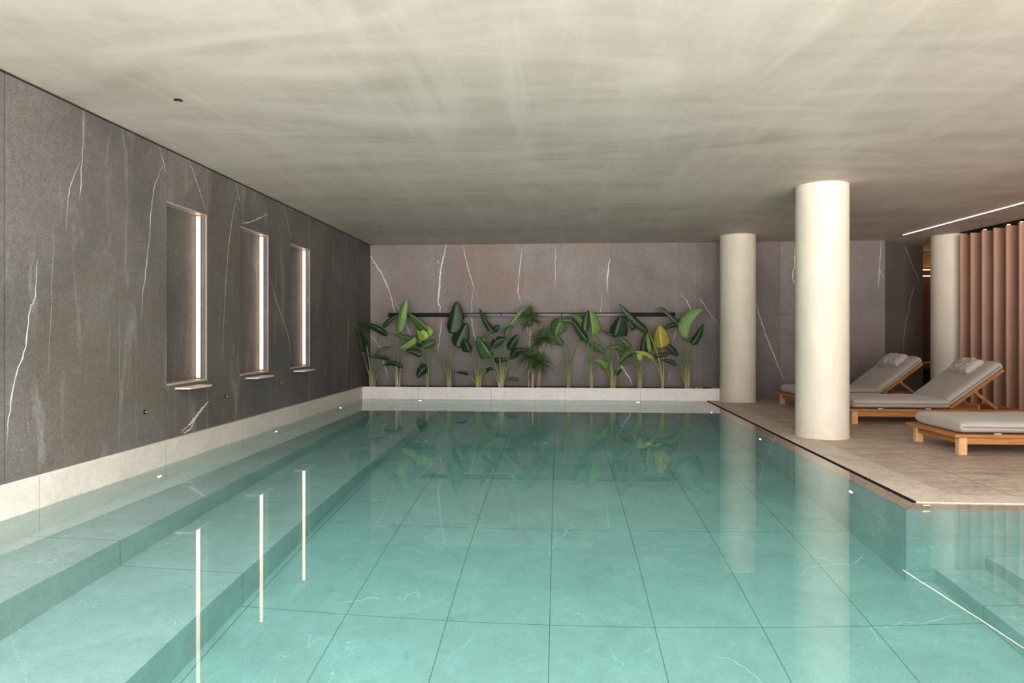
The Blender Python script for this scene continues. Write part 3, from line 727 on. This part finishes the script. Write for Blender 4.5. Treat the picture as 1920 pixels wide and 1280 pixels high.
def pillow_mesh(seed):
    k = MB(); n = 26; L, W, T = .48, .26, .125
    def P(u, v, s):
        # u,v in -1..1
        x = u*L/2*(1-.10*(1-abs(u))*0-.07*(v*v)); y = v*W/2*(1-.10*(u*u)*0-.09*(1-v*v)*0-.05*u*u)
        x *= 1-.06*(1-v*v)*(abs(u)**6); y *= 1-.08*(1-u*u)*(abs(v)**6)
        h = ((1-u**4)*(1-v**4))**.55
        wr = noise.noise(Vector((u*4+seed, v*1.3, s)))*.034*(.3+abs(v))+noise.noise(Vector((u*11+seed, v*3, s*2)))*.016
        return Vector((x, y, s*T/2*h+wr*(h**.5)))
    for s in (1, -1):
        rows = [[P(-1+2*i/n, -1+2*j/n, s) for j in range(n+1)] for i in range(n+1)]
        k.grid(rows if s > 0 else rows[::-1])
    return k
for i, ((x, y, rz_), lb) in enumerate(LG[:2]):
    k = pillow_mesh(3.+i*5); ang = radians(37)
    o = k.build('pillow', M['pillow'], weld=True, subsurf=1)
    tag(o, ('wrinkled grey pillow on the raised back of the farthest lounger', 'wrinkled grey pillow on the raised back of the middle lounger')[i], 'pillow')
    base = UP((.585, LW/2-.02, .036+.118+.038))
    # long axis across the lounger, lying on the slope
    R = Matrix.Rotation(-ang, 4, 'Y') @ Matrix.Rotation(pi/2+(.06, -.05)[i], 4, 'Z')
    o.matrix_world = Matrix.Translation(Vector((x, y, DK))) @ Matrix.Rotation(rz_, 4, 'Z') @ Matrix.Translation(base) @ R

# ------------------------------------------------------------------ plants
ZC = 6.737
CROP = {'A': (660, 550), 'B': (820, 550), 'C': (940, 550), 'D': (1060, 550), 'E': (1180, 550)}
BASEZ = KH-.03
def wp(crop, u, v, Y):
    ox, oy = CROP[crop]; p = on_y(ox+u/ZC, oy+v/ZC, Y)
    lim = XW(Y)+.03
    if p.x < lim:      # keep clear of the side wall: bring the leaf forward instead
        r = ray(ox+u/ZC, oy+v/ZC); t = (lim)/r.x; p = Vector((0, 0, CAM_H))+r*t
    p.z = max(p.z, BASEZ)
    return p
UNIT = 11.2/1250/ZC       # metres per crop unit at the plants
def blade(pts, wl_, wr_, mat, parent, lift=.6, seed=0, prof=.5, curl=.25):
    """pts: base, mid, tip in 3-D. wl_, wr_: half widths in metres seen from the front"""
    a, b_, c = pts; n = 16; m = 5; k = MB(); rows = []
    ctrl = b_*2-(a+c)*.5
    P = [bez(a, ctrl, c, i/n) for i in range(n+1)]
    wreal = max(wl_, wr_)*1.06
    vdir = Vector((0, -1, 0))
    for i, p in enumerate(P):
        t = (P[min(i+1, n)]-P[max(i-1, 0)]).normalized()
        s_ = vdir.cross(t).normalized()      # to the right of the growing direction as seen from the front... (sign fixed below)
        d = t.cross(s_).normalized()
        q = i/n; w_ = (min(1, (q+.03)*4.2)**.6)*(max(0, 1-q**2.8)**.72)*1.16+.03
        w_ *= 1.04+.16*noise.noise(Vector((q*8, seed, 0)))
        row = []
        for j in range(-m, m+1):
            f = j/m; wv = (wl_ if j < 0 else wr_); dep = sqrt(max(0, wreal**2-wv**2))
            off = s_*(f*wv*w_)
            up_ = abs(f)*dep*w_*lift
            edge = abs(f)**2*curl*wreal*w_
            ruf = .05*wreal*abs(f)*sin(q*38+seed+f*2)
            row.append(p+off+vdir*(-up_+edge*.5*(-1)+ruf)+Vector((0, 0, -edge*.12)))
        rows.append(row)
    b0 = k.grid(rows)
    mm = 2*m+1
    for i in range(n+1):
        for j in range(mm): k.uv[b0+i*mm+j] = (i/n, (j-m)/m)
    o = child(k, 'leaf', mat, parent, solid=.0022)
    return o
def plant(crop, base, stalks, leaves, label, st='g', Y=11.27, sheath=None, fan=1):
    bx = wp(crop, base[0], base[1], Y); bx.z = BASEZ-.01
    t = thing('strelitzia_plant', label, 'plant', tuple(bx), 0, 'broad-leaved plants in the planter')
    rnd = random.Random(base[0]*7+ord(crop))
    for i, s_ in enumerate(stalks):
        y1 = Y-rnd.uniform(-.04, .16)
        pts = [wp(crop, base[0]+(s_[0][0]-base[0])*.5, base[1], Y)]
        pts[0].z = BASEZ-.01
        for j, (u, v) in enumerate(s_): pts.append(wp(crop, u, v, Y+(y1-Y)*(j+1)/len(s_)))
        k = MB(); P = smooth_path(pts, 4); n = len(P)
        k.tube(P, [.016-.0065*(q/(n-1))**.7 for q in range(n)], 8); child(k, 'stalk', ST[st], t)
    if sheath:
        for i, (u, v, r) in enumerate(sheath):
            a = wp(crop, base[0]+(u-base[0])*.6, base[1], Y-.01-.012*i); a.z = BASEZ-.01; e = wp(crop, u, v, Y-.02)
            k = MB(); k.tube(smooth_path([a, a.lerp(e, .5), e], 4), [r*1.25, r*1.2, r*1.15, r*1.1, r, r*.9, r*.75, r*.6, r*.35], 8); child(k, 'sheath', ST[st], t)
    for i, L in enumerate(leaves):
        (a, m_, c), wl_, wr_, colr = L[:4]; yb = Y-rnd.uniform(.0, .14)-(.06 if colr in 'ly' else 0); yt = yb-rnd.uniform(-.05, .10)
        pts = [wp(crop, *a, yb), wp(crop, *m_, (yb+yt)/2-.02), wp(crop, *c, yt)]
        blade(pts, wl_*UNIT*1.08, wr_*UNIT*1.08, LC[colr], t, seed=i*3.1+base[0])
    return t
# leaves: ((base, mid, tip), width left of growth, width right of growth, colour)
plant('A', (250, 1165),
      [[(230,1080),(180,900),(135,740)], [(240,1060),(215,850),(183,650)], [(262,1080),(300,850),(335,520)], [(265,1080),(285,930),(300,800)], [(280,1130),(330,1000),(390,910)]],
      [(((140,740),(105,610),(92,500)), 25, 60, 'k'), (((185,650),(125,530),(60,410)), 12, 34, 'k'), (((285,790),(365,700),(510,682)), 30, 12, 'm'), (((640,945),(530,880),(388,912)), 18, 28, 'k'), (((92,560),(70,480),(62,420)), 20, 20, 'k')],
      'leftmost broad-leaved plant, in the corner against the side wall', sheath=[(245,900,.018), (215,960,.012), (300,1040,.010)])
plant('A', (585, 1165),
      [[(575,1050),(570,800),(590,560),(612,420)], [(565,1080),(540,850),(480,640),(442,535)], [(605,1050),(640,780),(720,640),(800,550)], [(560,1120),(520,960),(445,865)]],
      [(((590,500),(632,260),(688,62)), 52, 45, 'l'), (((445,530),(290,420),(75,378)), 22, 42, 'k'), (((395,430),(470,345),(590,268)), 22, 26, 'k'), (((800,548),(690,625),(600,690)), 18, 62, 'l'), (((455,855),(400,800),(220,798)), 10, 34, 'k'), (((640,940),(520,875),(400,905)), 18, 22, 'k')],
      'second plant from the left with one upright pale green leaf', 'p', sheath=[(565,850,.024), (545,1000,.014), (608,960,.014)])
plant('A', (955, 1165),
      [[(948,1050),(938,850),(930,690)], [(962,1050),(966,850),(965,630)], [(942,1060),(920,900),(870,760),(800,670)], [(945,1080),(930,1010),(905,970)]],
      [(((940,575),(890,480),(872,372)), 102, 80, 'y'), (((1055,600),(965,650),(868,680)), 42, 30, 'm'), (((885,620),(720,560),(495,510)), 24, 34, 'm'), (((900,640),(840,620),(790,600)), 40, 40, 'k'), (((865,800),(770,745),(680,735)), 50, 22, 'k'), (((948,935),(880,975),(828,1072)), 52, 42, 'k')],
      'slim plant with one round bright lime leaf')
plant('B', (150, 1165),
      [[(142,1050),(135,800),(162,500)], [(165,1050),(182,850),(240,660)], [(135,1060),(70,850),(-20,690),(-130,565-95)], [(125,1060),(85,950),(-30,770),(-60,690)]],
      [(((165,500),(205,300),(242,98)), 105, 62, 'k'), (((235,668),(300,520),(372,368)), 88, 78, 'k'), (((-115,465),(-205,350),(-375,240)), 6, 82, 'm')],
      'plant with the largest glossy dark upright leaf', 'g', sheath=[(140,860,.024), (175,1070,.014), (120,1020,.012)])
plant('B', (510, 1165),
      [[(490,1060),(470,900),(415,740)], [(520,1050),(525,850),(555,710)], [(540,1030),(580,880),(650,770),(710,690)], [(485,1140),(440,1080),(395,1025)], [(545,1080),(580,1020),(620,975)], [(545,1060),(640,930),(720,860)]],
      [(((418,738),(375,640),(325,575)), 22, 72, 'k'), (((555,722),(560,640),(610,520)), 34, 34, 'm'), (((700,690),(760,600),(872,572)), 52, 45, 'k'), (((398,1022),(330,990),(215,1000)), 6, 26, 'k'), (((600,1000),(650,950),(722,968)), 22, 14, 'k'), (((705,850),(780,825),(912,838)), 42, 16, 'k'), (((595,560),(640,510),(690,465)), 14, 18, 'm')],
      'plant in the left half between the largest dark leaf and the pale-footed plant', 'g', sheath=[(515,960,.026), (490,1000,.016), (555,1020,.014)])
plant('B', (800, 1165),
      [[(802,1050),(780,750),(712,500)], [(818,1030),(842,750),(865,530)], [(785,1080),(740,930),(695,790)], [(830,1060),(860,850),(910,720)], [(845,1080),(880,920),(930,820)], [(765,1130),(745,1050),(700,975)]],
      [(((712,492),(620,370),(530,185)), 26, 34, 'k'), (((700,480),(740,430),(782,400)), 40, 24, 'k'), (((862,530),(895,450),(962,425)), 36, 30, 'm'), (((925,395),(1015,280),(1120,165)), 16, 20, 'l'), (((690,790),(600,665),(508,540)), 30, 100, 'm'), (((905,715),(955,610),(1032,518)), 50, 42, 'k'), (((925,822),(1000,715),(1150,725)), 56, 20, 'k'), (((1030,1102),(960,1075),(888,1088)), 14, 20, 'm')],
      'pale-footed plant just left of the spiky dracaena', 'p', sheath=[(810,830,.022), (780,1000,.020), (840,980,.014)])
plant('C', (845, 1165),
      [[(828,1060),(805,850),(770,660)], [(848,1040),(852,750),(826,415)], [(862,1040),(885,830),(980,580)], [(866,1040),(900,800),(992,590)]],
      [(((772,655),(750,590),(690,530)), 20, 66, 'm'), (((765,342),(705,430),(685,548)), 72, 90, 'm'), (((905,372),(820,350),(690,345)), 34, 14, 'm'), (((1000,605),(1010,580),(1060,560)), 26, 20, 'm')],
      'plant just right of the spiky dracaena', 'g', sheath=[(862,830,.018), (835,1000,.014), (870,960,.013)])
plant('C', (1140, 1165),
      [[(1128,1040),(1112,800),(1090,620)], [(1145,1040),(1146,700),(1145,540)], [(1135,1040),(1130,800),(1105,640)]],
      [(((1145,530),(1135,380),(1112,208)), 88, 8, 'l'), (((1060,490),(1062,350),(1100,210)), 36, 36, 'k'), (((1045,465),(1000,330),(868,262)), 30, 42, 'm'), (((1092,600),(990,460),(880,308)), 30, 42, 'k'), (((1030,430),(1010,330),(1000,255)), 36, 36, 'm')],
      'plant with a folded pale upright leaf, second right of the dracaena', 'g', sheath=[(1140,900,.018), (1125,980,.014), (1155,1000,.011)])
plant('D', (610, 1165),
      [[(598,1050),(588,800),(612,550)], [(585,1060),(545,850),(490,750)], [(592,1060),(560,830),(480,660),(345,490)], [(625,1070),(655,980),(700,905)], [(575,1080),(560,1030),(520,960)], [(600,1080),(575,900)], [(640,1050),(420,820)][:1]],
      [(((625,540),(650,430),(702,288)), 118, 52, 'k'), (((495,752),(400,650),(240,600)), 12, 48, 'm'), (((350,490),(372,430),(338,350)), 14, 78, 'l'), (((690,902),(750,868),(832,892)), 22, 16, 'm'), (((745,738),(650,670),(525,715)), 22, 26, 'm'), (((650,540),(560,505),(452,462)), 12, 18, 'k'), (((522,965),(455,880),(368,850)), 42, 34, 'l'), (((640,1040),(665,980),(720,970)), 26, 14, 'k'), (((700,300),(750,330),(780,360)), 36, 30, 'k')],
      'plant left of the white vein, third right of the dracaena', 'g', sheath=[(580,880,.018), (600,960,.016), (630,1010,.013), (565,1040,.011)])
plant('D', (935, 1165),
      [[(925,1050),(880,800),(800,660)], [(942,1040),(955,850),(985,700)], [(930,1050),(905,880),(855,650),(860,480)], [(915,1070),(875,950),(830,890)], [(955,1080),(1000,950),(1075,850)]],
      [(((830,680),(770,610),(665,548)), 18, 40, 'm'), (((975,760),(985,610),(1030,462)), 98, 14, 'k'), (((1070,742),(1050,620),(1035,505)), 24, 22, 'l'), (((1042,478),(880,340),(680,130)), 30, 42, 'k'), (((1020,480),(930,420),(840,360)), 55, 10, 'm'), (((862,742),(765,790),(688,882)), 50, 26, 'm'), (((835,885),(780,868),(690,915)), 10, 20, 'm'), (((865,460),(850,420),(840,370)), 26, 26, 'k')],
      'plant with a long dark leaf reaching up left over the rail', 'g', sheath=[(945,900,.020), (915,1000,.013), (965,960,.014)])
plant('E', (420, 1165),
      [[(430,1040),(432,850),(415,690)], [(405,1080),(370,950),(290,830),(200,770)], [(412,1060),(385,880),(330,690),(238,485)]],
      [(((415,692),(392,560),(388,402)), 92, 58, 'a'), (((312,825),(210,750),(65,733)), 14, 34, 'a'), (((150,755),(140,800),(148,852)), 36, 30, 'y'), (((312,800),(410,775),(520,760)), 26, 24, 'k'), (((430,590),(450,540),(500,572)), 14, 14, 'a'), (((418,560),(440,500),(458,470)), 16, 16, 'a')],
      'yellowing plant with an upright yellow-green leaf', 'o', sheath=[(432,860,.016), (410,1000,.013)])
plant('E', (730, 1165),
      [[(722,1050),(735,800),(742,570)], [(752,1050),(770,820),(795,650)], [(712,1050),(695,800),(680,600),(642,440)], [(700,1080),(650,870),(608,785)], [(698,1120),(650,1010),(590,920)]],
      [(((735,572),(800,350),(935,205)), 6, 108, 'l'), (((790,640),(860,540),(938,378)), 40, 32, 'k'), (((650,455),(560,330),(395,185)), 26, 26, 'k'), (((470,240),(410,205),(350,200)), 24, 24, 'm'), (((600,398),(520,410),(430,455)), 28, 22, 'k'), (((615,782),(535,690),(452,620)), 24, 40, 'k'), (((595,918),(530,850),(398,850)), 14, 28, 'k'), (((760,620),(770,590),(800,570)), 20, 30, 'm')],
      'rightmost broad-leaved plant with one long light leaf', 'g', sheath=[(715,880,.018), (745,900,.020), (700,990,.014), (760,960,.015)])

# spiky dracaena
dp = wp('C', 420, 1165, 11.27); dp.z = BASEZ
dr_ = thing('dracaena_plant', 'spiky narrow-leaved dracaena with bare trunks, in the middle of the planter', 'plant', tuple(dp))
for pts, r in [([(400,1170),(400,1030),(368,900),(352,760),(357,600),(362,450),(352,290)], .015), ([(380,1170),(392,1040),(362,900)], .014), ([(478,1170),(492,960),(500,800),(520,700),(555,610)], .012), ([(455,1170),(468,1040),(485,900)], .011), ([(345,1150),(342,1000),(350,900)], .012), ([(360,560),(335,480),(312,400)], .010), ([(500,800),(490,680),(480,600)], .010), ([(365,540),(392,470),(400,400)], .009)]:
    P = [wp('C', u, v, 11.27-.012*i) for i, (u, v) in enumerate(pts)]
    if pts[0][1] > 1100: P[0].z = BASEZ-.01
    P = smooth_path(P, 4); k = MB(); k.tube(P, [r*(1-.35*i/len(P))*(1+.08*sin(i*2.3)) for i in range(len(P))], 8); child(k, 'trunk', ST['t'], dr_)
def tuft(u, v, r, n, droop, up0, seed):
    rnd = random.Random(seed); c = wp('C', u, v, 11.17); R = r*UNIT; k = MB()
    for i in range(n):
        az = rnd.uniform(0, 2*pi); el = rnd.uniform(up0, 1.35); L = R*rnd.uniform(.75, 1.12)
        L *= 1.12; d = Vector((cos(az)*cos(el), sin(az)*cos(el)*.75, sin(el))); sd_ = d.cross(Vector((0, 0, 1)))
        if sd_.length < .05: sd_ = Vector((1, 0, 0))
        sd_.normalize(); rows = []; wd = .0095; b0 = len(k.v)
        for j in range(7):
            q = j/6; p = c+d*(L*q)+Vector((0, 0, -droop*L*q*q*(.3+.7*cos(el)))); p.y = min(p.y, YB-.02); p.z = max(p.z, BASEZ)
            w_ = wd*(.55+.9*sin(pi*min(q+.15, 1)))*(1-q**4)+.0004
            rows.append([p-sd_*w_, p+Vector((0, 0, -w_*.5)), p+sd_*w_])
        k.grid(rows)
        for j in range(7):
            for m_ in range(3): k.uv[b0+j*3+m_] = (j/6*.05, (m_-1)*.8+.1)
    child(k, 'leaf_tuft', M['dracaena'], dr_, solid=.001)
tuft(350, 275, 175, 70, .35, -.35, 1); tuft(405, 335, 150, 45, .5, -.4, 2); tuft(320, 395, 110, 26, .5, -.4, 7)
tuft(535, 560, 190, 85, .4, -.35, 3); tuft(350, 800, 205, 85, .75, -.5, 4); tuft(480, 865, 215, 90, .7, -.6, 5); tuft(480, 610, 140, 30, .5, -.5, 6)
